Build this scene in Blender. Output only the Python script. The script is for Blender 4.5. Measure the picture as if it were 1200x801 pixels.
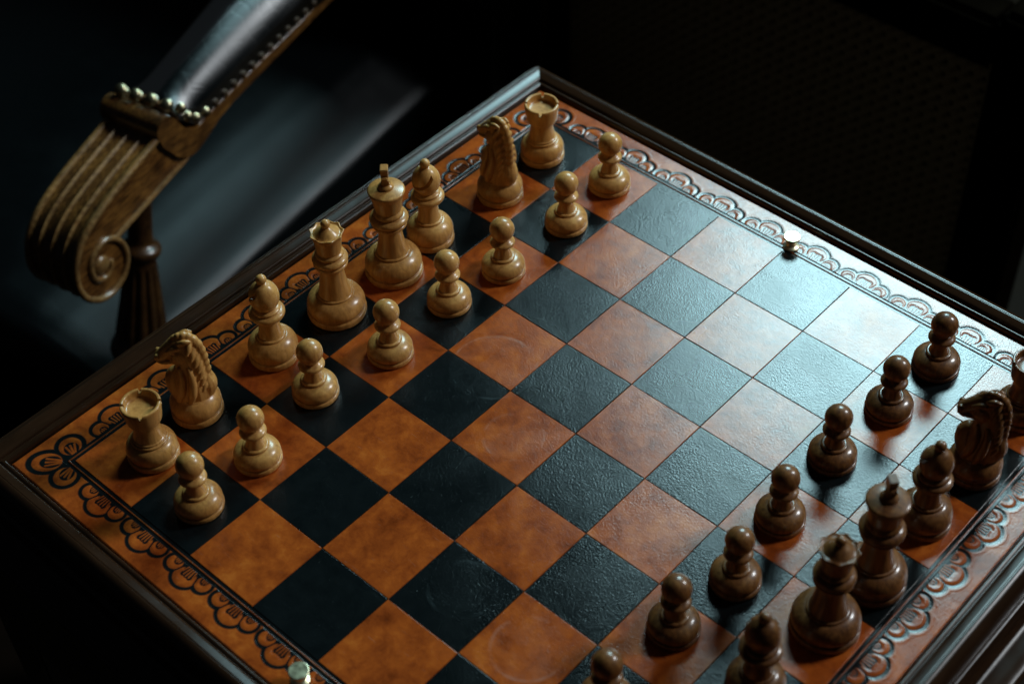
import bpy, bmesh, math, random
import numpy as np
from mathutils import Matrix, Vector

random.seed(7)
for o in list(bpy.data.objects):
    bpy.data.objects.remove(o)
SC = bpy.context.scene
COL = SC.collection
SQ = 0.05                     # one board square, metres
FLOOR = -0.74                 # board surface is z = 0

# ------------------------------------------------------------------ camera
cam = bpy.data.cameras.new('camera')
cam.sensor_fit = 'HORIZONTAL'
cam.sensor_width = 36.0
cam.lens = 1915.96 / 1200 * 36
cam.clip_start = 0.02
cam.clip_end = 60
camo = bpy.data.objects.new('camera', cam)
COL.objects.link(camo)
RX = Vector((0.7419855, 0.6699931, -0.0238064))
RY = Vector((-0.4697964, 0.5449541, 0.6944900))
RZ = Vector((0.4782769, -0.5041174, 0.7191084))
camo.matrix_world = Matrix(((RX.x, RY.x, RZ.x, 0.3918224), (RX.y, RY.y, RZ.y, -0.4628427),
                            (RX.z, RY.z, RZ.z, 0.7027037), (0, 0, 0, 1)))
cam.dof.use_dof = True
cam.dof.focus_distance = 0.955
cam.dof.aperture_fstop = 6.3
SC.camera = camo

# ------------------------------------------------------------------ world, lamps, exposure
w = bpy.data.worlds.new('World')
SC.world = w
w.use_nodes = True
bg = w.node_tree.nodes['Background']
bg.inputs[0].default_value = (0.75, 0.9, 1.0, 1)
bg.inputs[1].default_value = 0.007


def area(name, loc, target, sx, sy, power, colour):
    l = bpy.data.lights.new(name, 'AREA')
    l.shape = 'RECTANGLE'
    l.size, l.size_y = sx, sy
    l.energy = power
    l.color = colour
    o = bpy.data.objects.new(name, l)
    COL.objects.link(o)
    o.location = loc
    o.rotation_euler = (Vector(target) - Vector(loc)).to_track_quat('-Z', 'Y').to_euler()
    return o


# the cool window mirrored in the board, and a second, warmer one further along the same wall
area('window_light', (-0.52, 1.50, 1.31), (0.05, 0.12, 0), 0.64, 0.54, 34, (0.56, 0.92, 1.0))
area('side_window_light', (1.12, 1.95, 1.62), (-0.05, 0, 0), 0.42, 0.66, 43, (0.90, 0.96, 1.0))

SC.view_settings.view_transform = 'Standard'
SC.view_settings.look = 'None'
SC.view_settings.exposure = 0
SC.view_settings.gamma = 1


# ------------------------------------------------------------------ helpers
def tag(o, label=None, cat=None, group=None, kind=None):
    if label: o['label'] = label
    if cat: o['category'] = cat
    if group: o['group'] = group
    if kind: o['kind'] = kind
    return o


def empty(name, loc=(0, 0, 0), rz=0):
    o = bpy.data.objects.new(name, None)
    COL.objects.link(o)
    o.location = loc
    o.rotation_euler = (0, 0, rz)
    o.empty_display_size = 0.01
    return o


def obj(name, me, mat=None, parent=None):
    o = bpy.data.objects.new(name, me)
    COL.objects.link(o)
    if mat and not me.materials:
        me.materials.append(mat)
    if parent: o.parent = parent
    return o


def mesh(name, verts, faces, smooth=True, angle=None):
    me = bpy.data.meshes.new(name)
    me.from_pydata([tuple(v) for v in verts], [], [tuple(f) for f in faces])
    me.update()
    if smooth:
        me.polygons.foreach_set('use_smooth', [True] * len(me.polygons))
        if angle: me.set_sharp_from_angle(angle=math.radians(angle))
    return me


def bm_mesh(name, bm, smooth=True, angle=None):
    me = bpy.data.meshes.new(name)
    bmesh.ops.recalc_face_normals(bm, faces=bm.faces)
    bm.to_mesh(me)
    bm.free()
    if smooth:
        me.polygons.foreach_set('use_smooth', [True] * len(me.polygons))
        if angle: me.set_sharp_from_angle(angle=math.radians(angle))
    return me


def chaikin(p, n=2):
    for _ in range(n):
        q = [p[0]]
        for a, b in zip(p[:-1], p[1:]):
            q.append(tuple(0.75 * np.array(a) + 0.25 * np.array(b)))
            q.append(tuple(0.25 * np.array(a) + 0.75 * np.array(b)))
        q.append(p[-1])
        p = q
    return p


def catmull(p, n=6):
    p = [np.array(a, float) for a in p]
    q = [2 * p[0] - p[1]] + p + [2 * p[-1] - p[-2]]
    out = []
    for i in range(1, len(q) - 2):
        for k in range(n):
            t = k / n
            out.append(0.5 * (2 * q[i] + (q[i + 1] - q[i - 1]) * t + (2 * q[i - 1] - 5 * q[i] + 4 * q[i + 1] - q[i + 2]) * t * t
                              + (3 * q[i] - q[i - 1] - 3 * q[i + 1] + q[i + 2]) * t ** 3))
    out.append(p[-1])
    return out


def lathe(name, prof, seg=48, smooth_it=2, mod=None, cap=True, angle=50):
    """prof: (radius, z) in mm, turned round z.  mod(theta, r, z) -> radius factor"""
    p = chaikin(prof, smooth_it) if smooth_it else prof
    v, f = [], []
    n = len(p)
    for r, z in p:
        for k in range(seg):
            t = 2 * math.pi * k / seg
            rr = r * (mod(t, r, z) if mod else 1)
            v.append((rr * math.cos(t) / 1000, rr * math.sin(t) / 1000, z / 1000))
    for i in range(n - 1):
        for k in range(seg):
            a, b = i * seg + k, i * seg + (k + 1) % seg
            f.append((a, b, b + seg, a + seg))
    if cap:
        f.append(tuple(range(seg - 1, -1, -1)))
        f.append(tuple((n - 1) * seg + k for k in range(seg)))
    return mesh(name, v, f, True, angle)


def tube(path, rad, seg=8, bm=None):
    """swept round tube along a 3-D path (metres) added to bm"""
    pts = [Vector(p) for p in path]
    rings = []
    up = Vector((0, 1, 0))
    for i, p in enumerate(pts):
        d = (pts[min(i + 1, len(pts) - 1)] - pts[max(i - 1, 0)]).normalized()
        x = up.cross(d).normalized()
        y = d.cross(x)
        r = rad(i / (len(pts) - 1)) if callable(rad) else rad
        rings.append([bm.verts.new(p + (x * math.cos(2 * math.pi * k / seg) + y * math.sin(2 * math.pi * k / seg)) * r) for k in range(seg)])
    for a, b in zip(rings[:-1], rings[1:]):
        for k in range(seg):
            bm.faces.new((a[k], a[(k + 1) % seg], b[(k + 1) % seg], b[k]))
    bm.faces.new(rings[0][::-1])
    bm.faces.new(rings[-1])


def box(bm, c, s):
    r = bmesh.ops.create_cube(bm, size=1)
    for v in r['verts']:
        v.co = Vector((v.co.x * s[0] + c[0], v.co.y * s[1] + c[1], v.co.z * s[2] + c[2]))
    return r['verts']


# ------------------------------------------------------------------ materials
class NT:
    def __init__(self, name):
        self.m = bpy.data.materials.new(name)
        self.m.use_nodes = True
        self.t = self.m.node_tree
        self.b = self.t.nodes['Principled BSDF']

    def n(self, typ, **kw):
        nd = self.t.nodes.new(typ)
        for k, v in kw.items():
            if k == 'ins':
                for a, b in v.items(): self.put(nd, a, b)
            else:
                setattr(nd, k, v)
        return nd

    def put(self, nd, key, val):
        if isinstance(val, bpy.types.NodeSocket):
            self.t.links.new(val, nd.inputs[key])
        else:
            nd.inputs[key].default_value = val

    def noise(self, vec, scale, detail=3, rough=0.5, dist=0):
        return self.n('ShaderNodeTexNoise', ins={'Vector': vec, 'Scale': scale, 'Detail': detail, 'Roughness': rough, 'Distortion': dist}).outputs['Fac']

    def ramp(self, fac, stops):
        r = self.n('ShaderNodeValToRGB')
        e = r.color_ramp.elements
        while len(e) < len(stops): e.new(0.5)
        for x, (p, c) in zip(e, stops):
            x.position = p
            x.color = (*c, 1) if len(c) == 3 else c
        self.put(r, 'Fac', fac)
        return r.outputs['Color']

    def math(self, op, a, b=0.0, clamp=False):
        nd = self.n('ShaderNodeMath', operation=op, use_clamp=clamp)
        self.put(nd, 0, a)
        self.put(nd, 1, b)
        return nd.outputs[0]

    def mix(self, fac, a, b):
        nd = self.n('ShaderNodeMix', data_type='RGBA')
        for k, v in ((0, fac), (6, a), (7, b)):
            if not isinstance(v, bpy.types.NodeSocket) and k > 0: v = (*v, 1)
            self.put(nd, k, v)
        return nd.outputs[2]

    def mapr(self, v, a, b, c, d):
        nd = self.n('ShaderNodeMapRange', ins={0: v, 1: a, 2: b, 3: c, 4: d})
        return nd.outputs[0]

    def bump(self, h, strength, dist, nrm=None):
        nd = self.n('ShaderNodeBump', ins={'Height': h, 'Strength': strength, 'Distance': dist})
        if nrm is not None: self.put(nd, 'Normal', nrm)
        return nd.outputs[0]

    def pos(self):
        return self.n('ShaderNodeNewGeometry').outputs['Position']


def finish(k, col, rg, nb, ior=1.5):
    """matt body under a polished finish (Beckmann lobe: the shine ends where the window ends)"""
    df = k.n('ShaderNodeBsdfDiffuse', ins={'Color': col, 'Roughness': 0.2, 'Normal': nb}).outputs[0]
    gl = k.n('ShaderNodeBsdfAnisotropic', distribution='BECKMANN', ins={'Color': (1, 1, 1, 1), 'Roughness': rg, 'Normal': nb}).outputs[0]
    fr = k.n('ShaderNodeFresnel', ins={'IOR': ior, 'Normal': nb}).outputs[0]
    ms = k.n('ShaderNodeMixShader', ins={0: fr, 1: df, 2: gl})
    k.t.links.new(ms.outputs[0], k.t.nodes['Material Output'].inputs['Surface'])
    k.t.nodes.remove(k.b)
    return k.m


ORANGE = [(0.33, (0.14, 0.025, 0.005)), (0.44, (0.28, 0.054, 0.009)), (0.54, (0.40, 0.084, 0.012)), (0.65, (0.53, 0.138, 0.020))]
RINGS = [(1.5, -2.5, 0.38), (-1.4, 0.15, 0.50), (-0.5, -0.5, 0.34), (0.5, -2.4, 0.36), (2.2, 1.9, 0.42)]     # mug and piece marks, in squares


def board_leather(name, dark=False, painted=False):
    k = NT(name)
    p = k.pos()
    blot = k.noise(p, 75, 8, 0.70, 0.25)
    blot2 = k.noise(p, 17, 3, 0.5)
    f = k.math('ADD', k.math('MULTIPLY', blot, 0.68), k.math('MULTIPLY', blot2, 0.32))
    orange = k.ramp(f, ORANGE)
    black = k.ramp(blot, [(0.3, (0.0035, 0.0055, 0.006)), (0.7, (0.0075, 0.0105, 0.011))])
    # small pale scuffs and dust
    dust = k.ramp(k.noise(p, 420, 2, 0.5), [(0.735, (0, 0, 0)), (0.79, (1, 1, 1))])
    scr = k.n('ShaderNodeMapping', ins={'Vector': p, 'Rotation': (0, 0, 0.7), 'Scale': (1, 9, 1)}).outputs[0]
    scratch = k.ramp(k.noise(scr, 95, 2, 0.4, 0.8), [(0.70, (0, 0, 0)), (0.78, (1, 1, 1))])
    rings = None
    for cx, cy, r in RINGS:
        d = k.n('ShaderNodeVectorMath', operation='DISTANCE', ins={0: p, 1: (cx * SQ, cy * SQ, 0)}).outputs['Value']
        g = k.math('SUBTRACT', 1.0, k.math('MULTIPLY', k.math('ABSOLUTE', k.math('SUBTRACT', d, r * SQ)), 620), True)
        disc = k.math('MULTIPLY', k.math('LESS_THAN', d, r * SQ), 0.25)
        g = k.math('MAXIMUM', g, disc)
        rings = g if rings is None else k.math('MAXIMUM', rings, g)
    rings = k.math('MULTIPLY', rings, k.ramp(k.noise(p, 42, 3, 0.6), [(0.42, (0, 0, 0)), (0.62, (1, 1, 1))]))
    o2 = k.mix(k.math('MULTIPLY', rings, 0.16), orange, (0.62, 0.52, 0.44))
    o2 = k.mix(k.math('MULTIPLY', scratch, 0.10), o2, (0.62, 0.46, 0.33))
    b2 = k.mix(k.math('MULTIPLY', rings, 0.022), black, (0.4, 0.6, 0.62))
    b2 = k.mix(k.math('MULTIPLY', scratch, 0.012), b2, (0.4, 0.6, 0.62))
    b2 = k.mix(k.math('MULTIPLY', dust, 0.05), b2, (0.5, 0.6, 0.6))
    if painted:
        a = k.n('ShaderNodeAttribute', attribute_name='paint').outputs['Fac']
        col = k.mix(a, o2, b2)
    else:
        col = b2 if dark else o2
    rg = k.mapr(blot2, 0.3, 0.7, 0.23, 0.30)
    rg = k.math('ADD', rg, k.math('MULTIPLY', rings, 0.05))
    grain = k.noise(p, 780, 2, 0.5, 0.3)
    fine = k.noise(p, 1700, 2, 0.5)
    wear = k.mapr(k.noise(p, 22, 2), 0.35, 0.65, 0.45, 1.0)
    wave = k.noise(p, 95, 2, 0.5)
    st = 0.42 if dark else 0.27
    nb = k.bump(wave, 0.12, 0.0006)
    nb = k.bump(k.math('MULTIPLY', grain, wear), st, 0.00034, nb)
    nb = k.bump(fine, 0.3, 0.00018, nb)
    return finish(k, col, rg, nb)


def frame_wood():
    k = NT('dark_mahogany')
    tc = k.n('ShaderNodeTexCoord').outputs['Object']
    mp = k.n('ShaderNodeMapping', ins={'Vector': tc, 'Scale': (4, 20, 20)}).outputs[0]
    g = k.noise(mp, 9, 3, 0.5, 0.4)
    col = k.ramp(g, [(0.3, (0.020, 0.0092, 0.0045)), (0.7, (0.032, 0.0145, 0.007))])
    chips = k.noise(tc, 160, 3, 0.6)
    worn = k.ramp(k.noise(tc, 330, 4, 0.7), [(0.66, (0, 0, 0)), (0.75, (1, 1, 1))])
    col = k.mix(k.math('MULTIPLY', worn, 0.25), col, (0.16, 0.11, 0.07))
    return finish(k, col, k.mapr(k.noise(tc, 25, 3), 0.3, 0.7, 0.27, 0.33), k.bump(chips, 0.10, 0.0003))


def piece_wood(name, lo, mid, hi, rough, coat, crough):
    k = NT(name)
    tc = k.n('ShaderNodeTexCoord').outputs['Object']
    rnd = k.n('ShaderNodeTexWhiteNoise', noise_dimensions='3D', ins={'Vector': k.n('ShaderNodeObjectInfo').outputs['Location']}).outputs['Value']
    off = k.n('ShaderNodeCombineXYZ', ins={0: k.math('MULTIPLY', rnd, 0.9), 1: k.math('MULTIPLY', rnd, 0.37), 2: rnd}).outputs[0]
    v = k.n('ShaderNodeVectorMath', operation='ADD', ins={0: tc, 1: off}).outputs[0]
    mp = k.n('ShaderNodeMapping', ins={'Vector': v, 'Rotation': (0.25, 0.2, 0), 'Scale': (1, 1, 0.12)}).outputs[0]
    g = k.noise(mp, 420, 5, 0.65, 0.4)
    blot = k.noise(v, 45, 3, 0.5)
    f = k.math('ADD', k.math('MULTIPLY', g, 0.72), k.math('MULTIPLY', blot, 0.28))
    f = k.math('ADD', f, k.mapr(rnd, 0, 1, -0.05, 0.05))
    k.put(k.b, 'Base Color', k.ramp(f, [(0.36, lo), (0.5, mid), (0.64, hi)]))
    k.put(k.b, 'Roughness', k.mapr(blot, 0.3, 0.7, rough, rough + 0.1))
    k.put(k.b, 'Coat Weight', coat)
    k.put(k.b, 'Specular IOR Level', 0.22)
    k.put(k.b, 'Coat Roughness', crough)
    k.put(k.b, 'Normal', k.bump(g, 0.12, 0.0003))
    return k.m


def simple(name, col, rough, metal=0, bump=0, scale=200, dist=0.0005, spec=None):
    k = NT(name)
    tc = k.n('ShaderNodeTexCoord').outputs['Object']
    g = k.noise(tc, scale, 4, 0.6)
    k.put(k.b, 'Base Color', k.ramp(g, [(0.3, tuple(0.7 * c for c in col)), (0.7, tuple(min(1, 1.25 * c) for c in col))]))
    k.put(k.b, 'Roughness', k.mapr(g, 0.3, 0.7, max(0, rough - 0.05), rough + 0.06))
    k.put(k.b, 'Metallic', metal)
    if spec is not None: k.put(k.b, 'Specular IOR Level', spec)
    if bump: k.put(k.b, 'Normal', k.bump(g, bump, dist))
    return k.m


def chair_leather(name, r0, ior):
    k = NT(name)
    p = k.pos()
    vor = k.n('ShaderNodeTexVoronoi', feature='DISTANCE_TO_EDGE', ins={'Vector': p, 'Scale': 60, 'Randomness': 1}).outputs['Distance']
    cr = k.ramp(vor, [(0.0, (0, 0, 0)), (0.05, (1, 1, 1))])
    msk = k.ramp(k.noise(p, 14, 3), [(0.45, (1, 1, 1)), (0.62, (0, 0, 0))])
    crease = k.math('MAXIMUM', cr, msk)
    g = k.noise(p, 900, 3, 0.55)
    nb = k.bump(crease, 0.10, 0.0004, k.bump(g, 0.2, 0.00006))
    return finish(k, (0.0022, 0.0032, 0.0036, 1), k.mapr(k.noise(p, 20, 3), 0.3, 0.7, r0, r0 + 0.05), nb, ior)


def arm_oak(name='carved_oak', dk=1.0):
    k = NT(name)
    tc = k.n('ShaderNodeTexCoord').outputs['Object']
    mp = k.n('ShaderNodeMapping', ins={'Vector': tc, 'Rotation': (0, 0.15, 0), 'Scale': (6, 60, 60)}).outputs[0]
    g = k.noise(mp, 12, 5, 0.65, 0.3)
    bl = k.noise(tc, 40, 4, 0.6)
    f = k.math('ADD', k.math('MULTIPLY', g, 0.6), k.math('MULTIPLY', bl, 0.4))
    col = k.ramp(f, [(0.38, (0.020, 0.0075, 0.002)), (0.5, (0.105, 0.040, 0.008)), (0.64, (0.27, 0.115, 0.022))])
    wr = k.n('ShaderNodeAttribute', attribute_name='wear').outputs['Fac']
    wr = k.math('MULTIPLY', wr, k.mapr(k.noise(tc, 260, 4, 0.7), 0.35, 0.6, 0.1, 0.8))
    col = k.mix(wr, col, (0.40, 0.235, 0.085))
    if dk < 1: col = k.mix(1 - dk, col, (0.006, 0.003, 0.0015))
    k.put(k.b, 'Base Color', col)
    k.put(k.b, 'Roughness', k.mapr(g, 0.3, 0.7, 0.28, 0.42))
    k.put(k.b, 'Coat Weight', 0.7)
    k.put(k.b, 'Coat Roughness', 0.22)
    k.put(k.b, 'Normal', k.bump(g, 0.35, 0.0007))
    return k.m


M = dict(
    orange=board_leather('tan_leather'), black=board_leather('black_leather', dark=True), border=board_leather('tooled_leather', painted=True),
    frame=frame_wood(),
    pale=piece_wood('boxwood', (0.34, 0.150, 0.036), (0.48, 0.228, 0.058), (0.59, 0.300, 0.084), 0.40, 0.55, 0.21),
    dark=piece_wood('stained_rosewood', (0.066, 0.023, 0.006), (0.142, 0.053, 0.013), (0.225, 0.092, 0.024), 0.40, 0.6, 0.16),
    brass=simple('brass', (0.86, 0.76, 0.50), 0.36, 1, 0.05, 300),
    nail=simple('aged_brass', (0.36, 0.30, 0.18), 0.33, 1, 0.3, 260),
    shaded=simple('shaded_brass', (0.030, 0.015, 0.006), 0.65, 0, 0.3, 260, spec=0.25),  # same brass nails; shade along the arm's side put into a darker colour
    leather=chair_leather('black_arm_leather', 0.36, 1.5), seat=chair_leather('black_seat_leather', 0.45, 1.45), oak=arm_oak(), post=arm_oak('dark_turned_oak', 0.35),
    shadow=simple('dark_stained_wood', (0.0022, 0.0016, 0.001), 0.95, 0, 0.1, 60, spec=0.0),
    cane=simple('dark_cane', (0.34, 0.24, 0.12), 0.7, 0, 0.2, 400, spec=0.15),
    floor=simple('dark_floor', (0.007, 0.0045, 0.002), 0.7, 0, 0.1, 12, spec=0.1),
)

# ------------------------------------------------------------------ setting: floor
fl = obj('floor', mesh('floor', [(-4, -4, FLOOR), (4, -4, FLOOR), (4, 4, FLOOR), (-4, 4, FLOOR)], [(0, 1, 2, 3)], False), M['floor'])
tag(fl, 'dark brown wooden floor under the table and chair', 'floor', kind='structure')

# ------------------------------------------------------------------ chess table
table = tag(empty('chess_table', (0, 0, FLOOR)), 'chess table with tooled orange and black leather board in a dark moulded frame', 'table')
T = Matrix.Translation((0, 0, -FLOOR))


def tpart(name, me, mat=None, parent=None, loc=(0, 0, 0), rz=0):
    o = obj(name, me, mat, parent or table)
    z = -FLOOR if parent is None else 0
    o.location = (loc[0], loc[1], loc[2] + z)
    o.rotation_euler = (0, 0, rz)
    return o


bm = bmesh.new()
box(bm, (0, 0, -0.008), (0.4505, 0.4505, 0.0142))
ground = tpart('leather_top', bm_mesh('leather_top', bm, False), M['black'])     # black ground under the inlaid squares, top at -0.9 mm
ground['label'] = 'tooled leather playing surface'


def square_mesh(name, mat):
    bm = bmesh.new()
    box(bm, (0, 0, -0.0006), (SQ - 0.00012, SQ - 0.00012, 0.0012))
    top = [e for e in bm.edges if all(v.co.z > -0.0001 for v in e.verts)]
    bmesh.ops.bevel(bm, geom=top, offset=0.00034, segments=3, affect='EDGES', profile=0.5)
    me = bm_mesh(name, bm, False)
    me.materials.append(mat)
    return me


sq_me = [square_mesh('square_black', M['black']), square_mesh('square_orange', M['orange'])]
for u in range(8):
    for v in range(8):
        o = tpart('square', sq_me[(u + v) % 2], None, ground, ((v - 3.5) * SQ + random.uniform(-7e-5, 7e-5), (3.5 - u) * SQ + random.uniform(-7e-5, 7e-5), random.uniform(-6e-5, 4e-5)), random.uniform(-0.0016, 0.0016))


# tooled border: one relief tile per scallop, one per corner flower (lengths in squares, heights in mm)
def sm(e0, e1, x):
    t = np.clip((x - e0) / (e1 - e0), 0, 1)
    return t * t * (3 - 2 * t)


def ell(x, y, cx, cy, rx, ry):
    return (np.sqrt(((x - cx) / rx) ** 2 + ((y - cy) / ry) ** 2) - 1) * min(rx, ry)


def seg_d(x, y, ax, ay, bx, by):
    ux, uy = bx - ax, by - ay
    h = np.clip(((x - ax) * ux + (y - ay) * uy) / (ux * ux + uy * uy), 0, 1)
    return np.hypot(x - ax - h * ux, y - ay - h * uy)


def scallop(s, t):
    """s along the edge from the motif's middle, t outward from the playing field -> outline, petal and stroke sdf"""
    out = np.minimum.reduce([ell(s, t, 0, 0.215, 0.190, 0.170), ell(s, t, -0.222, 0.160, 0.142, 0.135), ell(s, t, 0.222, 0.160, 0.142, 0.135),
                             np.maximum(np.abs(s) - 0.31, t - 0.15)])
    pet = np.minimum.reduce([ell(s, t, 0, 0.222, 0.142, 0.118), ell(s, t, -0.226, 0.158, 0.094, 0.088), ell(s, t, 0.226, 0.158, 0.094, 0.088)])
    pet = np.maximum(pet, 0.102 - t)
    a = np.abs(s)
    gap = seg_d(a, t, 0.104, 0.09, 0.146, 0.225) - 0.010           # line between the petals
    inner = np.minimum.reduce([ell(a, t, 0.0, 0.128, 0.088, 0.098), ell(a, t, 0.050, 0.196, 0.030, 0.034), ell(a, t, 0.208, 0.108, 0.052, 0.066)])
    pet = np.maximum(pet, -inner)
    sl = []
    for x0, x1, y1, w in ((0.0, 0.0, 0.205, 0.0075), (0.030, 0.040, 0.200, 0.0075), (0.062, 0.078, 0.172, 0.0065)):
        sl.append(seg_d(a, t, x0, 0.105, x1, y1) - w)
    for x0, x1, y1 in ((0.186, 0.192, 0.140), (0.212, 0.217, 0.150), (0.236, 0.240, 0.132)):
        sl.append(seg_d(a, t, x0, 0.108, x1, y1) - 0.0065)
    pet = np.minimum(np.maximum(pet, 0.102 - t), np.minimum.reduce(sl))
    return out, pet, gap


def corner(x, y):
    """x, y outward from the playing field's corner"""
    out, pet, st = [], [], []
    for (cx, cy, r, ang) in ((-0.100, 0.215, 0.186, math.pi / 2 + 0.30), (0.215, -0.100, 0.186, -0.30), (0.222, 0.222, 0.188, math.pi / 4)):
        ca, sa = math.cos(ang), math.sin(ang)
        p, q = (x - cx) * ca + (y - cy) * sa, -(x - cx) * sa + (y - cy) * ca      # p along the petal
        L = 1.30 if ang == math.pi / 4 else 1.0
        out.append(ell(p, q, 0, 0, r * L, r))
        body = ell(p, q, 0, 0, (r - 0.055) * L, r - 0.058)
        body = np.maximum(body, -ell(p, q, -0.042, 0, (r - 0.090) * L, r - 0.100))
        for kq in (-0.052, 0.0, 0.052):
            body = np.minimum(body, seg_d(p, q, -0.125 * L, kq * 0.35, 0.008 * L, kq) - 0.0125)
        pet.append(body)
    return np.minimum.reduce(out), np.minimum.reduce(pet), np.ones_like(x)


def relief(out, pet, st, t):
    """t = distance outward from the playing field (rule lines)"""
    inside = sm(0.008, -0.008, out)
    petal = sm(0.006, -0.006, pet) * sm(-0.005, 0.005, st)
    paint = inside * (1 - petal)
    lip = 0.05 * np.exp(-((out - 0.022) / 0.014) ** 2)
    h = -0.20 * sm(0.006, -0.034, out) + lip
    puff = 0.24 * sm(0.008, -0.034, pet) * (0.35 + 0.65 * sm(-0.006, 0.016, st))
    h = h + puff * inside
    # double rule next to the squares
    rule = sm(0.100, 0.090, t)
    thin = sm(0.012, 0.006, np.abs(t - 0.048))
    h = h * (1 - rule) + rule * (-0.45 + 0.42 * thin)
    paint = paint * (1 - rule) + rule * (1 - 0.55 * thin)
    edge = sm(0.485, 0.5, t)
    return h - 0.5 * edge, paint


def tile_mesh(name, X, Y, H, P, keep=None):
    ny, nx = X.shape
    v = np.stack([X * SQ, Y * SQ, H / 1000], -1).reshape(-1, 3)
    i = (np.arange(ny - 1)[:, None] * nx + np.arange(nx - 1)[None]).ravel()
    f = np.stack([i, i + 1, i + nx + 1, i + nx], 1)
    if keep is not None: f = f[keep.ravel()]
    me = mesh(name, v.tolist(), f.tolist(), True)
    at = me.attributes.new('paint', 'FLOAT', 'POINT')
    at.data.foreach_set('value', P.ravel().astype(np.float32))
    me.materials.append(M['border'])
    return me


PITCH = 0.73
xs, ys = np.linspace(-PITCH / 2, PITCH / 2, 165), np.linspace(0.0, 0.5, 115)
Xs, Ys = np.meshgrid(xs, ys)
F = scallop(Xs, Ys)
for sh in (-PITCH, PITCH):
    F = [np.minimum(a, b) for a, b in zip(F, scallop(Xs - sh, Ys))]
H, P = relief(*F, Ys)
scal_me = tile_mesh('scallop_panel', Xs, Ys, H, P)
xs = np.linspace(-0.35, 0.5, 190)
Xs, Ys = np.meshgrid(xs, xs)
F = corner(Xs, Ys)
for a, b in ((Xs, Ys), (Ys, Xs)):
    F = [np.minimum(c, d) for c, d in zip(F, scallop(a + 4 - 4.5 * PITCH, b))]
tt = np.maximum(Xs, Ys)
H, P = relief(*F, tt)
Xc, Yc = 0.5 * (Xs[1:, 1:] + Xs[:-1, :-1]), 0.5 * (Ys[1:, 1:] + Ys[:-1, :-1])
corn_me = tile_mesh('corner_flower', Xs, Ys, H, P, np.maximum(Xc, Yc) > 0)
for side in range(4):
    a = side * math.pi / 2
    ca, sa = math.cos(a), math.sin(a)
    for k in range(10):
        lx, ly = (k - 4.5) * PITCH * SQ, 4 * SQ
        tpart('scallop_panel', scal_me, None, ground, (lx * ca - ly * sa, lx * sa + ly * ca, 0), a)
    lx = ly = 4 * SQ
    tpart('corner_flower', corn_me, None, ground, (lx * ca - ly * sa, lx * sa + ly * ca, 0), a)

# moulded frame: four mitred rails (distance out from the leather edge, height; mm)
FP = [(-0.4, -9), (0.9, -9), (1.0, -2.0), (1.15, 0.9), (1.7, 2.4), (2.8, 3.1), (3.9, 2.8), (4.7, 2.1), (5.2, 2.2), (5.5, 3.7), (6.3, 4.35), (7.9, 4.95), (9.6, 5.5),
      (10.9, 5.9), (11.2, 5.6), (11.5, 5.95), (12.8, 5.85), (14.6, 5.0), (16.6, 3.3), (18.2, 0.6), (19.0, -3.0), (18.9, -6.4), (18.6, -8.6), (18.8, -8.8),
      (20.2, -8.6), (21.8, -9.2), (22.8, -10.8), (23.2, -13.0), (23.6, -16.0), (24.8, -18.6), (27.0, -20.0), (30.0, -20.4), (39.5, -21.0), (41.4, -22.4), (42.0, -25.0), (41.2, -28.4), (38.0, -30.5), (35.5, -31.0)]
FPs = [FP[0], FP[1]] + [tuple(p) for p in chaikin(FP[2:], 2)]
L0 = 0.225
for side in range(4):
    v, f = [], []
    for d, z in FPs:
        e = L0 + d / 1000
        v += [(-e, e, z / 1000), (e, e, z / 1000)]
    v += [(-L0, L0, -0.031), (L0, L0, -0.031)]
    n = len(FPs) + 1
    for i in range(n - 1):
        f.append((2 * i, 2 * i + 1, 2 * i + 3, 2 * i + 2))
    me = mesh('frame_rail', v, f, True, 35)
    tpart('frame_rail', me, M['frame'], None, (0, 0, 0), side * math.pi / 2)
    bm = bmesh.new()
    e = L0 + 0.033
    vs = box(bm, (0, e - 0.009, -0.081), (2 * e - 0.037, 0.018, 0.0995))
    tpart('apron_board', bm_mesh('apron_board', bm, False), M['frame'], None, (0, 0, 0), side * math.pi / 2)
for sx in (-1, 1):
    for sy in (-1, 1):
        bm = bmesh.new()
        for vv in box(bm, (0, 0, -0.3865), (0.042, 0.042, 0.707)):
            if vv.co.z < -0.5: vv.co.x *= 0.6; vv.co.y *= 0.6
        bmesh.ops.bevel(bm, geom=list(bm.edges), offset=0.002, segments=2, affect='EDGES')
        tpart('leg', bm_mesh('leg', bm, True, 40), M['frame'], None, (sx * 0.236, sy * 0.236, 0))

# little brass lifting knobs in the middle of two sides
knob_me = lathe('brass_knob', [(0.01, 0.0), (5.0, 0), (5.2, 0.7), (4.4, 1.2), (3.0, 1.8), (2.6, 3.4), (2.9, 5.0), (4.3, 6.4), (5.3, 7.2), (5.5, 8.0), (5.3, 8.6), (5.0, 8.75), (4.6, 8.75), (4.5, 8.75), (0.01, 8.75)], 40, 2)
for (x, y) in ((0.0015, 0.2065), (0.0015, -0.2135)):
    o = tpart('brass_knob', knob_me, M['brass'], None, (x, y, 0.0))

# ------------------------------------------------------------------ chess pieces
CROSS = []


def crown_mod(t, r, z):
    return 1.0


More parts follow.
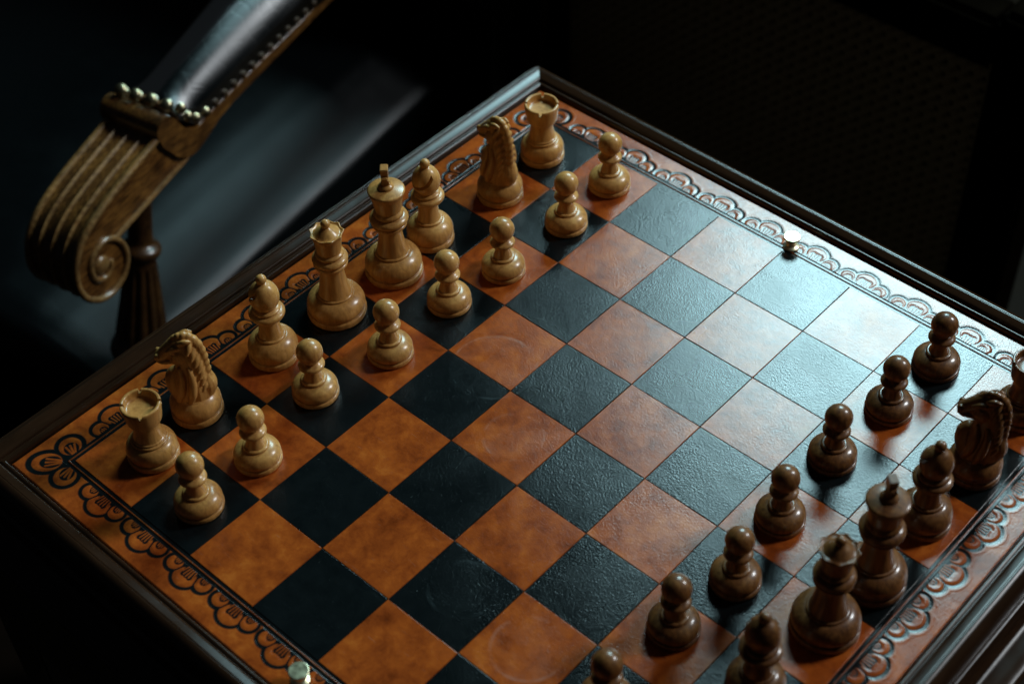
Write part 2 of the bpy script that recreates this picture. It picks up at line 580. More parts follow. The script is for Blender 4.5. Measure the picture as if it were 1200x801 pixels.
def seg_parts(kind):
    """(part name, mesh) lists in piece-local metres"""
    if kind == 'pawn':
        return [('base', lathe('pawn_base', [(0.01, 0), (12.9, 0), (12.9, 0), (13.6, 0.4), (13.85, 1.6), (13.7, 2.9), (13.2, 3.4), (12.5, 3.5), (12.5, 3.8), (13.2, 4.3), (13.6, 5.6), (13.3, 7.6), (11.9, 9.8), (9.6, 11.4), (7.6, 12.1), (6.9, 12.1), (7.3, 12.3), (7.5, 13.0), (6.8, 13.7), (5.8, 13.8)])),
                ('stem', lathe('pawn_stem', [(6.0, 13.5), (5.5, 14.5), (4.8, 17.0), (4.3, 20.0), (4.3, 22.0), (4.8, 23.0)])),
                ('collar', lathe('pawn_collar', [(4.5, 22.2), (6.2, 22.6), (7.6, 23.7), (7.8, 24.6), (7.3, 25.6), (5.6, 26.6), (4.8, 27.4)])),
                ('head', lathe('pawn_head', [(4.4, 27.0), (5.0, 28.2)] + [(7.7 * math.cos(a), 34.5 + 7.7 * math.sin(a)) for a in np.linspace(-0.8, 1.565, 16)], 48, 1))]
    if kind == 'rook':
        parts = [('base', lathe('rook_base', [(0.01, 0), (13.8, 0), (13.8, 0), (14.6, 0.4), (14.9, 2.0), (14.7, 4.0), (14.2, 4.5), (13.5, 4.6), (13.5, 5.0), (14.1, 5.6), (14.5, 7.6), (14.2, 10.4), (12.9, 13.0), (11.0, 14.5), (10.0, 14.7), (10.2, 15.0), (10.6, 15.7), (10.2, 16.5), (9.2, 16.7), (9.3, 17.0), (9.6, 17.5), (8.8, 18.2)])),
                 ('stem', lathe('rook_stem', [(9.0, 17.4), (8.3, 19.6), (7.6, 23.5), (7.4, 27), (7.8, 29.4), (8.5, 30.8)]))]
        # turret with four notches
        seg = 240
        prof = [(8.2, 30.2), (9.4, 30.7), (10.0, 32.0), (10.3, 34.0), (10.8, 38.2), (11.3, 42.2), (11.3, 43.5), (10.9, 44.1), (9.8, 44.1), (9.2, 43.6), (9.0, 41.6), (8.7, 39.9), (7.2, 39.5), (0.01, 39.4)]
        p = chaikin(prof, 1)
        v, f = [], []
        for r, z in p:
            for k in range(seg):
                t = 2 * math.pi * k / seg
                zz = z
                if r > 8.7 and z > 40.9:
                    d = min(abs((t - q + math.pi) % (2 * math.pi) - math.pi) for q in (0.35, 0.35 + math.pi / 2, 0.35 + math.pi, 0.35 + 1.5 * math.pi))
                    if d * 11 < 0.95: zz = 40.9 + (z - 40.9) * 0.12
                v.append((r * math.cos(t) / 1000, r * math.sin(t) / 1000, zz / 1000))
        for i in range(len(p) - 1):
            for k in range(seg):
                a, b = i * seg + k, i * seg + (k + 1) % seg
                f.append((a, b, b + seg, a + seg))
        parts.append(('turret', mesh('rook_turret', v, f, True, 35)))
        return parts
    if kind == 'bishop':
        parts = [('base', lathe('bishop_base', [(0.01, 0), (14.2, 0), (14.2, 0), (15.0, 0.4), (15.3, 2.0), (15.1, 4.1), (14.6, 4.6), (13.8, 4.7), (13.8, 5.1), (14.5, 5.7), (15.0, 8.0), (14.7, 11.2), (13.0, 14.4), (10.4, 16.5), (8.9, 17.1), (8.3, 17.1), (8.7, 17.4), (8.8, 18.1), (8.2, 18.7), (7.2, 18.8)])),
                 ('stem', lathe('bishop_stem', [(7.6, 18.4), (6.9, 20.5), (6.4, 24), (6.1, 28), (6.2, 31.5), (6.8, 33)])),
                 ('collar', lathe('bishop_collar', [(6.2, 32.2), (8.6, 32.8), (10.3, 34.4), (10.8, 36.0), (10.4, 37.4), (8.8, 38.3), (7.9, 38.5), (8.5, 39.1), (8.5, 40.0), (7.2, 40.9), (6.2, 41.3)]))]
        # mitre with a slanting cut
        me = lathe('bishop_mitre', [(6.0, 40.7), (7.3, 42.4), (8.6, 45.6), (9.0, 48.8), (8.6, 52), (7.1, 55.2), (5.0, 57.6), (3.2, 58.7), (2.6, 59.2)], 96, 4)
        bm = bmesh.new()
        bm.from_mesh(me)
        cut = [vv for vv in bm.verts if vv.co.x > 0.0005]
        for vv in cut:
            d = (vv.co.z - 0.0500) * 0.8 + (vv.co.x - 0.006) * 0.75       # distance from the slit plane
            g = max(0, 1 - abs(d) / 0.0010)
            if g > 0:
                q = 1 - 0.42 * min(1, g * 1.8)
                vv.co.x *= q; vv.co.y *= q
        parts.append(('mitre', bm_mesh('bishop_mitre', bm, True, 50)))
        parts.append(('finial', lathe('bishop_finial', [(2.4, 59.0)] + [(3.2 * math.cos(a), 61.7 + 3.1 * math.sin(a)) for a in np.linspace(-0.8, 1.56, 12)], 32, 1)))
        return parts
    if kind in ('queen', 'king'):
        q = kind == 'queen'
        kz = 0.80 if q else 0.86
        parts = [('base', lathe(kind + '_base', [(r, z if z < 6.1 else 6.0 + (z - 6.0) * (kz * 22 - 6) / 16) for r, z in [(0.01, 0), (17.0, 0), (17.0, 0), (17.9, 0.5), (18.3, 2.2), (18.1, 4.2), (17.5, 4.8), (16.6, 4.9), (16.6, 5.3), (17.3, 6.0), (17.9, 8.6), (17.6, 12.4), (16.0, 16.4), (13.2, 19.2), (11.4, 20.1), (10.6, 20.1), (11.1, 20.5), (11.2, 21.3), (10.5, 22.0), (9.5, 22.1)]], 64)),
                 ('stem', lathe(kind + '_stem', [(10.2, 17), (9.4, 19.5), (8.3, 25), (7.5, 31), (7.2, 35.5), (7.5, 38.6), (8.2, 39.6)] if q else [(10.0, 18.4), (9.2, 21), (8.2, 26), (7.3, 32), (7.0, 36), (7.4, 38.6), (8.2, 39.6)], 64)),
                 ('collar', lathe(kind + '_collar', [(7.2, 38.8), (9.4, 39.4), (10.5, 40.8), (10.2, 41.9), (9.4, 42.4), (10.6, 43.6), (10.9, 45.1), (10.0, 46.4), (8.5, 47.3), (7.9, 47.6), (8.8, 48.4), (8.7, 49.5), (7.6, 50.4), (7.2, 51)] if q else
                                                    [(7.2, 38.6), (9.8, 39.2), (10.9, 40.5), (10.5, 41.6), (9.6, 42.1), (11.3, 43.2), (12.1, 44.8), (11.6, 46.3), (9.8, 47.7), (8.6, 48.0), (9.3, 48.9), (9.3, 50), (8.4, 51.2), (7.8, 52)], 64))]
        if kind == 'queen':
            seg = 96
            prof = chaikin([(7.1, 50.4), (7.6, 51.8), (7.9, 55), (8.2, 59), (8.8, 62.2), (9.7, 64.3), (9.9, 65.1), (9.2, 65.3), (8.5, 64.5), (7.8, 64.3), (6.5, 65.3), (4.8, 66.8), (3.0, 68.0), (2.1, 68.9)], 1)
            v, f = [], []
            for i, (r, z) in enumerate(prof):
                for q in range(seg):
                    t = 2 * math.pi * q / seg
                    sc = abs(math.sin(t * 4.5))          # nine scallops on the coronet's rim
                    rim = max(0, 1 - abs(z - 65.0) / 2.0) if r > 8.3 else 0
                    dr, dz = rim * (0.8 - 1.3 * sc), rim * (0.25 - 0.6 * sc)
                    v.append(((r + dr) * math.cos(t) / 1000, (r + dr) * math.sin(t) / 1000, (z + dz) / 1000))
            for i in range(len(prof) - 1):
                for q in range(seg):
                    a, b = i * seg + q, i * seg + (q + 1) % seg
                    f.append((a, b, b + seg, a + seg))
            parts.append(('coronet', mesh('queen_coronet', v, f, True, 60)))
            parts.append(('finial', lathe('queen_finial', [(2.2, 68.5)] + [(2.9 * math.cos(a), 71.2 + 2.7 * math.sin(a)) for a in np.linspace(-0.8, 1.56, 12)], 32, 1)))
        else:
            parts.append(('crown', lathe('king_crown', [(7.7, 51.4), (8.3, 52.6), (8.7, 56), (9.4, 60), (10.1, 63.2), (10.9, 65.0), (11.3, 65.9), (11.4, 66.7), (10.9, 67.4), (9.8, 67.8), (7.5, 68.4), (4.5, 69.0), (4.4, 69.0), (0.01, 69.2)], 64, 2)))
            bm = bmesh.new()
            me = lathe('tmp', [(4.8, 68.4), (4.9, 69.8), (3.9, 70.8), (3.0, 71.6), (3.0, 72.2)], 24, 1)
            bm.from_mesh(me)
            for (z0, z1, wb, wt, db, dt) in ((71.6, 75.4, 2.5, 2.2, 2.5, 2.2), (75.2, 84.0, 2.3, 3.3, 2.0, 2.4)):
                zc = (z0 + z1) / 2000
                for vv in box(bm, (0, 0, zc), (0.001, 0.001, (z1 - z0) / 1000)):
                    up = vv.co.z > zc
                    vv.co.x = math.copysign((wt if up else wb) / 1000, vv.co.x); vv.co.y = math.copysign((dt if up else db) / 1000, vv.co.y)
            box(bm, (0, 0, 0.0772), (0.0092, 0.0037, 0.0028))
            ed = [e for e in bm.edges if len(e.link_faces) == 2 and e.calc_face_angle(0) > 1.0]
            bmesh.ops.bevel(bm, geom=ed, offset=0.00045, segments=2, affect='EDGES')
            parts.append(('cross', bm_mesh('king_cross', bm, True, 40)))
        return parts
    if kind == 'knight':
        base = lathe('knight_base', [(0.01, 0), (14.2, 0), (14.2, 0), (15.0, 0.4), (15.3, 2.0), (15.1, 4.1), (14.6, 4.6), (13.8, 4.7), (13.8, 5.1), (14.5, 5.7), (15.0, 8.0), (14.8, 10.8), (13.5, 13.6), (11.6, 15.6), (10.6, 16.2), (10.2, 17.0), (9.0, 17.5), (0.01, 17.6)])
        tb = bmesh.new()
        bmesh.ops.create_uvsphere(tb, u_segments=14, v_segments=9, radius=1)
        tb.verts.index_update()
        BV, BF = np.array([v.co[:] for v in tb.verts]), [tuple(v.index for v in f.verts) for f in tb.faces]
        tb.free()
        KV, KF = [], []

        def ball(c, r, sx=1, sy=1, sz=1):
            n0 = len(KV)
            KV.extend((BV * np.array([r * sx, r * sy, r * sz]) + np.array(c)).tolist())
            KF.extend([tuple(i + n0 for i in f) for f in BF])

        def chain(pts, n=6, sy=1.0, mir=False):
            P = catmull([np.array(p, float) for p in pts], n)
            for q in P:
                for sg in ((1, -1) if mir else (1,)):
                    ball((q[0], sg * q[1], q[2]), q[3], 1, sy, 1)

        chain([(0, 0, 16.5, 11.6), (-0.4, 0, 21, 11.5), (-1.0, 0, 28, 10.4), (-1.8, 0, 36, 9.2), (-2.1, 0, 43, 8.4), (-1.8, 0, 49, 7.6), (-1.0, 0, 54, 6.2)], 4, 0.86)
        # chest standing out under the nose, with the end of the mane behind
        chain([(5.5, 0, 18, 6.8), (7.2, 0, 24, 6.8), (7.9, 0, 29, 6.2), (7.2, 0, 32.5, 4.8)], 4, 1.0)
        chain([(-8.0, 0, 19, 5.5), (-9.2, 0, 24, 5.6), (-8.2, 0, 30, 4.6)], 4, 1.1)
        # head: poll, brow, nose, muzzle, lips, jaw
        chain([(-1.5, 0, 56.0, 5.6), (2.8, 0, 55.2, 5.6), (7.0, 0, 52.4, 4.8), (10.4, 0, 49.6, 4.2), (12.6, 0, 47.6, 4.1)], 5, 0.92)
        chain([(0.5, 0, 49.0, 6.6), (4.4, 0, 46.6, 5.2), (8.2, 0, 44.8, 3.7), (11.2, 0, 43.8, 3.0)], 5, 0.90)
        for sg in (1, -1):
            ball((1.8, sg * 4.6, 49.0), 1, 4.8, 2.3, 5.0)                     # cheek
            ball((14.6, sg * 2.7, 48.8), 1.9, 1, 0.9, 1.2)                    # nostril wing
            chain([(2.0, sg * 4.9, 57.0, 1.4), (5.0, sg * 4.9, 56.2, 1.5), (8.4, sg * 4.2, 53.8, 1.0)], 4)       # brow
            ball((5.6, sg * 4.7, 53.8), 1.5)
            chain([(8.5, sg * 3.6, 45.6, 1.0), (12.3, sg * 3.4, 45.2, 1.2), (14.8, sg * 1.6, 45.0, 1.2)], 4)     # lip
        chain([(0.8, 3.6, 59.0, 1.9), (-2.2, 4.2, 60.4, 1.7), (-5.2, 4.0, 60.4, 0.9)], 5, 0.9, True)             # ears laid back
        crest = catmull([np.array(p, float) for p in [(7.2, 0, 56.6, 1.4), (4.0, 0, 59.6, 2.0), (0.2, 0, 61.4, 2.4), (-4.0, 0, 60.4, 2.8), (-7.4, 0, 55.6, 3.0), (-9.2, 0, 48, 3.0), (-9.6, 0, 40, 3.0), (-9.8, 0, 32, 3.0), (-10.2, 0, 25, 2.8)]], 5)
        for i, q in enumerate(crest):                        # notched crest of the mane
            ball((q[0], 0, q[2]), q[3] * (1.0 if i % 3 else 1.12), 1, 0.9, 1)
        for i in range(7):                                   # short locks lying against the neck
            z0 = 58 - 4.8 * i
            x0 = float(np.interp(z0, [20, 30, 38, 46, 58], [-9, -9.6, -9.2, -8.6, -5.0]))
            chain([(x0 + 0.2, 1.6, z0 + 1.0, 1.6), (x0 + 1.0, 4.8, z0 - 1.8, 1.8), (x0 + 2.2, 6.8, z0 - 5.0, 1.0)], 5, 1, True)
        # two deep folds from the cheek down to the chest
        chain([(3.6, 6.2, 42, 1.2), (2.8, 8.0, 35, 2.1), (4.6, 9.2, 26, 2.5), (7.0, 8.4, 19, 1.7)], 8, 1, True)
        chain([(-2.0, 7.2, 42, 1.2), (-3.0, 8.8, 35, 2.1), (-2.0, 10.4, 26, 2.5), (0.2, 10.4, 19, 1.7)], 8, 1, True)
        me = mesh('knight_raw', KV, KF)
        tmp = bpy.data.objects.new('tmp', me)
        COL.objects.link(tmp)
        r = tmp.modifiers.new('r', 'REMESH')
        r.mode = 'VOXEL'
        r.voxel_size = 0.36
        s = tmp.modifiers.new('s', 'SMOOTH')
        s.iterations = 1
        s.factor = 0.5
        dg = bpy.context.evaluated_depsgraph_get()
        ev = bpy.data.meshes.new_from_object(tmp.evaluated_get(dg), preserve_all_data_layers=False, depsgraph=dg)
        bpy.data.objects.remove(tmp)
        ev.transform(Matrix.Scale(0.001, 4))
        ev.polygons.foreach_set('use_smooth', [True] * len(ev.polygons))
        ev.name = 'knight_head'
        return [('base', base), ('horse_head', ev)]


KINDS = {k: seg_parts(k) for k in ('pawn', 'rook', 'bishop', 'queen', 'king', 'knight')}
CLONE = {}


def piece(kind, tone, x, y, rz, label, group=None, s=1.0):
    e = empty(kind, (x, y, 0.0001), rz)
    e.scale = (s, s, s)
    tag(e, label, 'chess piece', group)
    for nm, me in KINDS[kind]:
        key = (me.name, tone)
        if key not in CLONE:
            c = me.copy()
            c.materials.clear()
            c.materials.append(M[tone])
            CLONE[key] = c
        o = bpy.data.objects.new(nm, CLONE[key])
        COL.objects.link(o)
        o.parent = e
    return e


G1, G2 = 'pale boxwood chess pieces', 'dark stained chess pieces'
D = math.radians
BACK = ['rook', 'knight', 'bishop', 'king', 'queen', 'bishop', 'knight', 'rook']
PALE_BACK = [
    (-0.1764, 0.1718, 0.3, 'pale boxwood rook on the black corner square'),
    (-0.1711, 0.1241, D(176), 'pale boxwood knight between a bishop and the rook on the black corner square'),
    (-0.1762, 0.0639, D(-95), 'pale boxwood bishop beside the pale king'),
    (-0.1725, 0.0275, D(133), 'tall pale boxwood king with a cross finial, beside the pale queen'),
    (-0.1739, -0.0204, 0.2, 'pale boxwood queen with a scalloped coronet and ball top'),
    (-0.1758, -0.0703, D(200), 'pale boxwood bishop beside the pale queen'),
    (-0.1761, -0.1296, D(226), 'pale boxwood knight beside the rook on the orange corner square'),
    (-0.1691, -0.1677, 0.55, 'pale boxwood rook on the orange corner square'),
]
for kd, (x, y, rz, lab) in zip(BACK, PALE_BACK):
    piece(kd, 'pale', x, y, rz, lab, G1)
FRONT_OF = ['the rook on the black corner square', 'the knight near the black corner square', 'the bishop beside the pale king', 'the pale king', 'the pale queen',
            'the bishop beside the pale queen', 'the knight near the orange corner square', 'the rook on the orange corner square']
PALE_PAWN = [(-0.1227, 0.1773), (-0.1192, 0.1300), (-0.1210, 0.0722), (-0.1265, 0.0291), (-0.1238, -0.0245), (-0.1344, -0.0754), (-0.1221, -0.1310), (-0.1216, -0.1745)]
for (x, y), fo in zip(PALE_PAWN, FRONT_OF):
    piece('pawn', 'pale', x, y, random.uniform(0, 6.28), 'pale boxwood pawn in front of ' + fo, G1, random.uniform(0.985, 1.02))
DARK_BACK = [
    ('rook', 0.1805, 0.1745, 0.5, 'dark brown rook on the orange corner square behind the dark knight'),
    ('knight', 0.1825, 0.1225, D(200), 'dark brown knight between the dark rook and a dark bishop'),
    ('bishop', 0.1805, 0.0745, D(170), 'dark brown bishop between the dark knight and the dark king'),
    ('king', 0.1815, 0.0235, D(140), 'tall dark brown king with a cross finial, beside the dark queen'),
    ('queen', 0.1795, -0.0155, 0.4, 'dark brown queen with a scalloped coronet, beside the dark king'),
    ('bishop', 0.1750, -0.0690, D(120), 'dark brown bishop beside the dark queen'),
]
for kd, x, y, rz, lab in DARK_BACK:
    piece(kd, 'dark', x, y, rz, lab, G2)
DARK_PAWN = [(0.1252, 0.1762), (0.1232, 0.1299), (0.1194, 0.0789), (0.1226, 0.0253), (0.1286, -0.0228), (0.1230, -0.0673), (0.1250, -0.1235)]
DF = ['in front of the dark rook', 'in front of the dark knight', 'in front of the bishop beside the dark knight', 'in front of the dark king', 'in front of the dark queen',
      'in front of the bishop beside the dark queen', 'at the free end of its row, farthest from the dark rook']
for (x, y), fo in zip(DARK_PAWN, DF):
    piece('pawn', 'dark', x, y, random.uniform(0, 6.28), 'dark brown pawn ' + fo, G2, random.uniform(0.985, 1.02))

# ------------------------------------------------------------------ leather armchair behind the pale pieces
CHO = Vector((-0.4718, 0.0995, FLOOR))
chair = tag(empty('armchair', CHO, D(100)), 'black leather armchair with a carved scroll-ended wooden arm and brass nails', 'armchair')
ZB = -FLOOR * 1000           # local z = world z + ZB (mm)


def V(s, y, z):
    return Vector((s / 1000, y / 1000, (z + ZB) / 1000))


def extrude(bm, poly, y0, y1):
    a = [bm.verts.new(V(s, y0, z)) for s, z in poly]
    b = [bm.verts.new(V(s, y1, z)) for s, z in poly]
    bm.faces.new(a)
    bm.faces.new(b[::-1])
    for i in range(len(poly)):
        j = (i + 1) % len(poly)
        bm.faces.new((a[i], b[i], b[j], a[j]))


def build_arm(yo):
    Wd = 51.0
    # scroll block
    top = [(-36, -69), (-50, -73), (-70, -78), (-92, -84), (-112, -91), (-127, -99), (-138, -110), (-144, -124), (-145, -138), (-140, -152), (-129, -162), (-116, -165), (-103, -160), (-95, -149), (-94, -136)]
    spiral = [(-99, -124), (-108, -117), (-118, -117), (-127, -123), (-130, -133), (-127, -143), (-119, -147), (-112, -143), (-110, -136)]
    tc_ = [tuple(p) for p in catmull(top, 5)]
    under = [(-99, -122), (-60, -115), (-19, -107.5), (-8, -104)]
    bm = bmesh.new()
    wear = bm.verts.layers.float.new('wear')
    extrude(bm, tc_ + under, yo + 2.2, yo + Wd - 2.2)
    # reeded outer skin
    P = [np.array(p) for p in tc_]
    nw = 57
    rows = []
    for i, p in enumerate(P):
        d = P[min(i + 1, len(P) - 1)] - P[max(i - 1, 0)]
        nrm = np.array([d[1], -d[0]]) / np.linalg.norm(d)
        nrm = -nrm if nrm @ (p - np.array([-90, -125])) < 0 else nrm
        fade = min(1, i / 6)
        row = []
        for k in range(nw):
            u = k / (nw - 1)
            reed = 1 - abs(math.sin(math.pi * u * 4)) ** 0.75
            q = p + nrm * (0.4 + (4.4 * reed - 2.6) * fade)
            vt = bm.verts.new(V(q[0], yo + 1.2 + u * (Wd - 2.4), q[1]))
            vt[wear] = reed ** 1.5 * fade
            row.append(vt)
        rows.append(row)
    for a, b in zip(rows[:-1], rows[1:]):
        for k in range(nw - 1):
            bm.faces.new((a[k], a[k + 1], b[k + 1], b[k]))
    # rim beads running into the volute, on both faces
    n_skin = len(bm.verts)
    full = [tuple(p) for p in catmull(top + spiral, 6)]
    for yy in (yo + 1.6, yo + Wd - 1.6):
        tube([V(s, yy, z) for s, z in full], lambda t: 0.0030 - 0.0006 * t, 10, bm)
        tube([V(s, yy, z) for s, z in [tuple(p) for p in catmull([(-101, -122), (-60, -114.5), (-19, -107), (-12, -105)], 5)]], 0.0023, 8, bm)
        sgn = -1 if yy < yo + 20 else 1
        m = Matrix.Translation(V(-119.5, yy + sgn * -0.6, -134.5)) @ Matrix.Diagonal((0.0082, 0.0042, 0.0082, 1))
        bmesh.ops.create_uvsphere(bm, u_segments=18, v_segments=12, radius=1, matrix=m)
    bm.verts.ensure_lookup_table()
    for vt in bm.verts[n_skin:]:
        vt[wear] = 0.55
    obj('arm_scroll', bm_mesh('arm_scroll', bm, True, 40), M['oak'], chair)
    # rail with rolled front
    roll = catmull([(-40, -70), (-39, -62), (-35, -57), (-29, -55), (-23, -57.5), (-17, -66), (-11, -77), (-3, -83.5), (8, -85)], 5)
    low = catmull([(8, -101.5), (-4, -105), (-14, -103.5), (-23, -97), (-31, -86), (-38, -76)], 5)
    poly = [tuple(p) for p in roll] + [(165, -66), (470, -36), (470, -45), (165, -74.5), (45, -89), (28, -93)] + [tuple(p) for p in low]
    bm = bmesh.new()
    extrude(bm, poly, yo - 1.5, yo + 56)
    bmesh.ops.bevel(bm, geom=[e for e in bm.edges if abs(e.verts[0].co.y - e.verts[1].co.y) < 1e-6], offset=0.0012, segments=2, affect='EDGES')
    obj('arm_rail', bm_mesh('arm_rail', bm, True, 40), M['oak'], chair)
    # padded leather top
    v, f = [], []
    ss = [-13.2, -13.1, -13, -12, -5, 3, 14, 30, 60, 100, 150, 220, 300, 400, 465]
    nphi = 28
    for s in ss:
        zb = np.interp(s, [-13, -6, 4, 165, 470], [-68, -73, -85, -66, -37])
        hw = np.interp(s, [-15, -13, 0, 60, 200, 470], [24, 27, 28.5, 31, 40, 44])
        yc = yo + 28 + np.interp(s, [0, 60, 200], [0, 2.5, 10])
        hh = np.interp(s, [-13, -5, 3, 14, 30, 60, 165, 470], [-55, -53, -51, -48.5, -45.5, -40, -23, 8]) - zb
        if s < -12.5: hh *= {-13.2: 0.1, -13.1: 0.6, -13: 0.9}[s]
        for k in range(nphi + 1):
            t = math.pi * k / nphi
            v.append(V(s, yc - hw * math.copysign(abs(math.cos(t)) ** 0.9, math.cos(t)), zb - 1 + hh * math.sin(t) ** 0.95))
    for i in range(len(ss) - 1):
        for k in range(nphi):
            a = i * (nphi + 1) + k
            f.append((a, a + 1, a + nphi + 2, a + nphi + 1))
    me = mesh('arm_pad', v, f)
    pad = obj('arm_pad', me, M['leather'], chair)
    sb = pad.modifiers.new('s', 'SUBSURF')
    sb.levels = sb.render_levels = 2
    return pad


nail_me = lathe('brass_nail', [(5.0, -1.5), (5.0, 0), (4.7, 1.4), (3.9, 2.6), (2.4, 3.5), (0.01, 3.9)], 20, 1)
nail_me.materials.append(M['nail'])
pad = build_arm(0)


shaded_me = nail_me.copy()
shaded_me.materials.clear()
shaded_me.materials.append(M['shaded'])


def nail(s, y, z, d, r=1.0, shaded=False):
    o = bpy.data.objects.new('brass_nail', shaded_me if shaded else nail_me)
    COL.objects.link(o)
    o.parent = pad
    o.location = V(s, y, z)
    o.rotation_euler = Vector(d).to_track_quat('Z', 'Y').to_euler()
    o.scale = (r, r, r * 1.1)


for s, y, z in ((-23, 46, -51), (-22, 32.5, -51), (-20.5, 18.5, -51), (-19, 4.5, -52)):
    nail(s, y, z, (-0.55, -0.1, 0.8), 1.05)
for s, z in ((-9, -60), (-4, -71), (4, -78), (15, -79.5)):
    nail(s, 0.5, z, (-0.35, -0.8, 0.45), 0.86)
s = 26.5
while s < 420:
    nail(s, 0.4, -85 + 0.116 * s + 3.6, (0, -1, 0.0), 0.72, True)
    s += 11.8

# turned, fluted post under the arm
for yy in (27,):
    flute = lambda t, r, z: 1 - (0.13 * (0.5 + 0.5 * math.cos(12 * t)) ** 2 if -262 < z < -193 else 0)
    pr = [(0.01, -108), (9, -108), (9.5, -150), (10, -168), (11, -172), (15.6, -174.5), (17.0, -178), (15.8, -182), (12.8, -184.5), (12.8, -190), (14.6, -205), (17.6, -228), (20.5, -250), (21.5, -262), (24, -266), (26, -273), (24, -280), (18, -285), (18, -312)]
    me = lathe('arm_post', pr, 96, 2, flute)
    me.transform(Matrix.Translation((0, 0, 0.17)))
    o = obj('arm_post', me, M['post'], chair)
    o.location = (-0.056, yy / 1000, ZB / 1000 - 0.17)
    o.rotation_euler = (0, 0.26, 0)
# seat cushion, rail, legs and back
bm = bmesh.new()
nx, ny = 44, 90
x0, x1, y0, y1 = -118.0, 395.0, 42.0, 584.0
g = [[None] * (ny + 1) for _ in range(nx + 1)]
for i in range(nx + 1):
    for j in range(ny + 1):
        u, v_ = -1 + 2 * i / nx, -1 + 2 * j / ny
        du, dv = abs(math.sin(u * math.pi / 2)), abs(math.sin(v_ * math.pi / 2))
        X = (x0 + x1) / 2 + (x1 - x0) / 2 * math.sin(u * math.pi / 2)
        Y = (y0 + y1) / 2 + (y1 - y0) / 2 * math.sin(v_ * math.pi / 2)
        td, sd = min(Y - y0, y1 - Y), min(X - x0, x1 - X)
        Z = np.interp(td, [0, 2, 6, 14, 28, 50, 72, 100, 150, 290], [-345, -322, -308, -303, -297.5, -289, -281.5, -276.5, -273.5, -272]) - np.interp(sd, [0, 3, 10, 30, 80], [40, 14, 6, 1.5, 0])
        g[i][j] = bm.verts.new(V(X, Y, Z))
for i in range(nx):
    for j in range(ny):
        bm.faces.new((g[i][j], g[i + 1][j], g[i + 1][j + 1], g[i][j + 1]))
obj('seat_cushion', bm_mesh('seat_cushion', bm), M['seat'], chair)
bm = bmesh.new()
box(bm, V(156, 307, -375), (0.56, 0.57, 0.06))
bmesh.ops.bevel(bm, geom=list(bm.edges), offset=0.006, segments=3, affect='EDGES')
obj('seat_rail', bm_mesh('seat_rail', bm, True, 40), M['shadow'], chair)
for sx in (-95, 410):
    for sy in (45, 570):
        me = lathe('leg', [(0.01, FLOOR * 1000), (14, FLOOR * 1000), (16, FLOOR * 1000 + 20), (13, FLOOR * 1000 + 60), (20, -480), (22, -404), (0.01, -404)], 24, 1)
        me.transform(Matrix.Translation((0, 0, ZB / 1000)))
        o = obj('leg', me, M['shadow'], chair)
        o.location = (sx / 1000, sy / 1000, 0)
bm = bmesh.new()
for vv in box(bm, V(440, 285, -150), (0.08, 0.64, 0.49)):  # unseen back, moved and widened to block window light on the seat
    if vv.co.z > 0.6: vv.co.x += 0.06
bmesh.ops.bevel(bm, geom=list(bm.edges), offset=0.035, segments=5, affect='EDGES')
obj('unseen_backrest', bm_mesh('unseen_backrest', bm, True), M['leather'], chair)

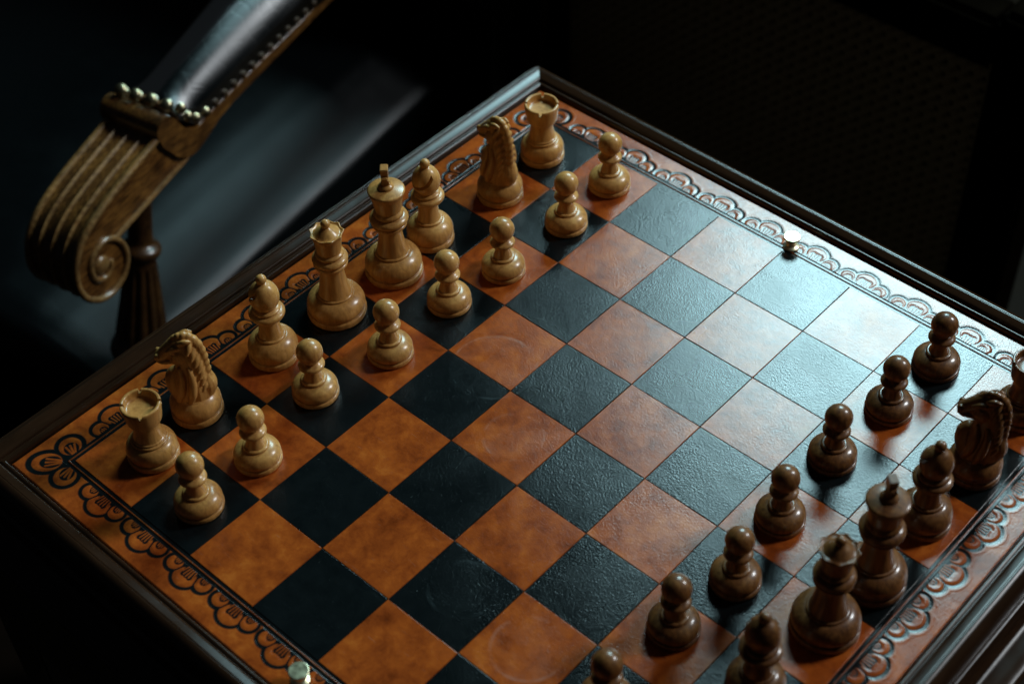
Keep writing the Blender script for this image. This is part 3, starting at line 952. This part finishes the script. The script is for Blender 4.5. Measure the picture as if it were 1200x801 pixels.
# ------------------------------------------------------------------ cane-panelled chair beyond the far edge of the table
cc = tag(empty('cane_chair', (-0.30, 0.62, FLOOR)), 'dark wooden chair with a woven cane panel, standing in shadow behind the table', 'chair')
cz = lambda z: z - FLOOR
bm = bmesh.new()
for (x, y, z, a, b, h) in ((0.262, 0, -0.40, 0.055, 0.045, 0.68), (-0.262, 0, -0.40, 0.055, 0.045, 0.68)):
    b2 = bmesh.new()
    box(b2, (x, y, cz(z)), (a, b, h))
    bmesh.ops.bevel(b2, geom=list(b2.edges), offset=0.006, segments=3, affect='EDGES')
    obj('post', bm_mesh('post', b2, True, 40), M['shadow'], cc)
for z, h in ((-0.098, 0.05), (-0.545, 0.06)):
    b2 = bmesh.new()
    box(b2, (0, 0, cz(z)), (0.468, 0.04, h))
    bmesh.ops.bevel(b2, geom=list(b2.edges), offset=0.006, segments=3, affect='EDGES')
    obj('rail', bm_mesh('rail', b2, True, 40), M['shadow'], cc)
b2 = bmesh.new()
pitch, x0, x1, z0, z1 = 0.0125, -0.234, 0.234, -0.514, -0.124


def strip(p, q, wd, y):
    p, q = Vector(p), Vector(q)
    d = (q - p).normalized()
    n = Vector((-d.z, 0, d.x)) * wd / 2
    yy = Vector((0, y, 0))
    th = Vector((0, 0.0004, 0))
    c = [p - n + yy, p + n + yy, q + n + yy, q - n + yy]
    vs = [b2.verts.new(k - th) for k in c] + [b2.verts.new(k + th) for k in c]
    for fc in ((0, 1, 2, 3), (7, 6, 5, 4), (0, 4, 5, 1), (1, 5, 6, 2), (2, 6, 7, 3), (3, 7, 4, 0)):
        b2.faces.new([vs[t] for t in fc])


nx = int((x1 - x0) / pitch)
nz = int((z1 - z0) / pitch)
for i in range(nx + 1):
    for dx in (-0.0016, 0.0016):
        strip((x0 + i * pitch + dx, 0, cz(z0)), (x0 + i * pitch + dx, 0, cz(z1)), 0.0022, 0.000)
for i in range(nz + 1):
    for dz in (-0.0016, 0.0016):
        strip((x0, 0, cz(z0 + i * pitch + dz)), (x1, 0, cz(z0 + i * pitch + dz)), 0.0022, -0.0012)
for k in range(-nz, nx + 1):
    for sgn, y in ((1, -0.0024), (-1, 0.0012)):
        xa = x0 + (k + 0.5) * pitch
        ta, tb = max(0, x0 - xa), min(z1 - z0, x1 - xa)
        if tb - ta > 0.005:
            if sgn > 0:
                strip((xa + ta, 0, cz(z0 + ta)), (xa + tb, 0, cz(z0 + tb)), 0.0026, y)
            else:
                strip((xa + ta, 0, cz(z1 - ta)), (xa + tb, 0, cz(z1 - tb)), 0.0026, y)
b3 = bmesh.new()
box(b3, (0, 0.012, cz(-0.32)), (0.468, 0.006, 0.39))
obj('added_backing', bm_mesh('added_backing', b3, False), M['shadow'], cc)  # added black sheet; keeps light off the cane's back and darkens its holes
tag(obj('cane_panel', bm_mesh('cane_panel', b2, False), M['cane'], cc), kind='stuff')
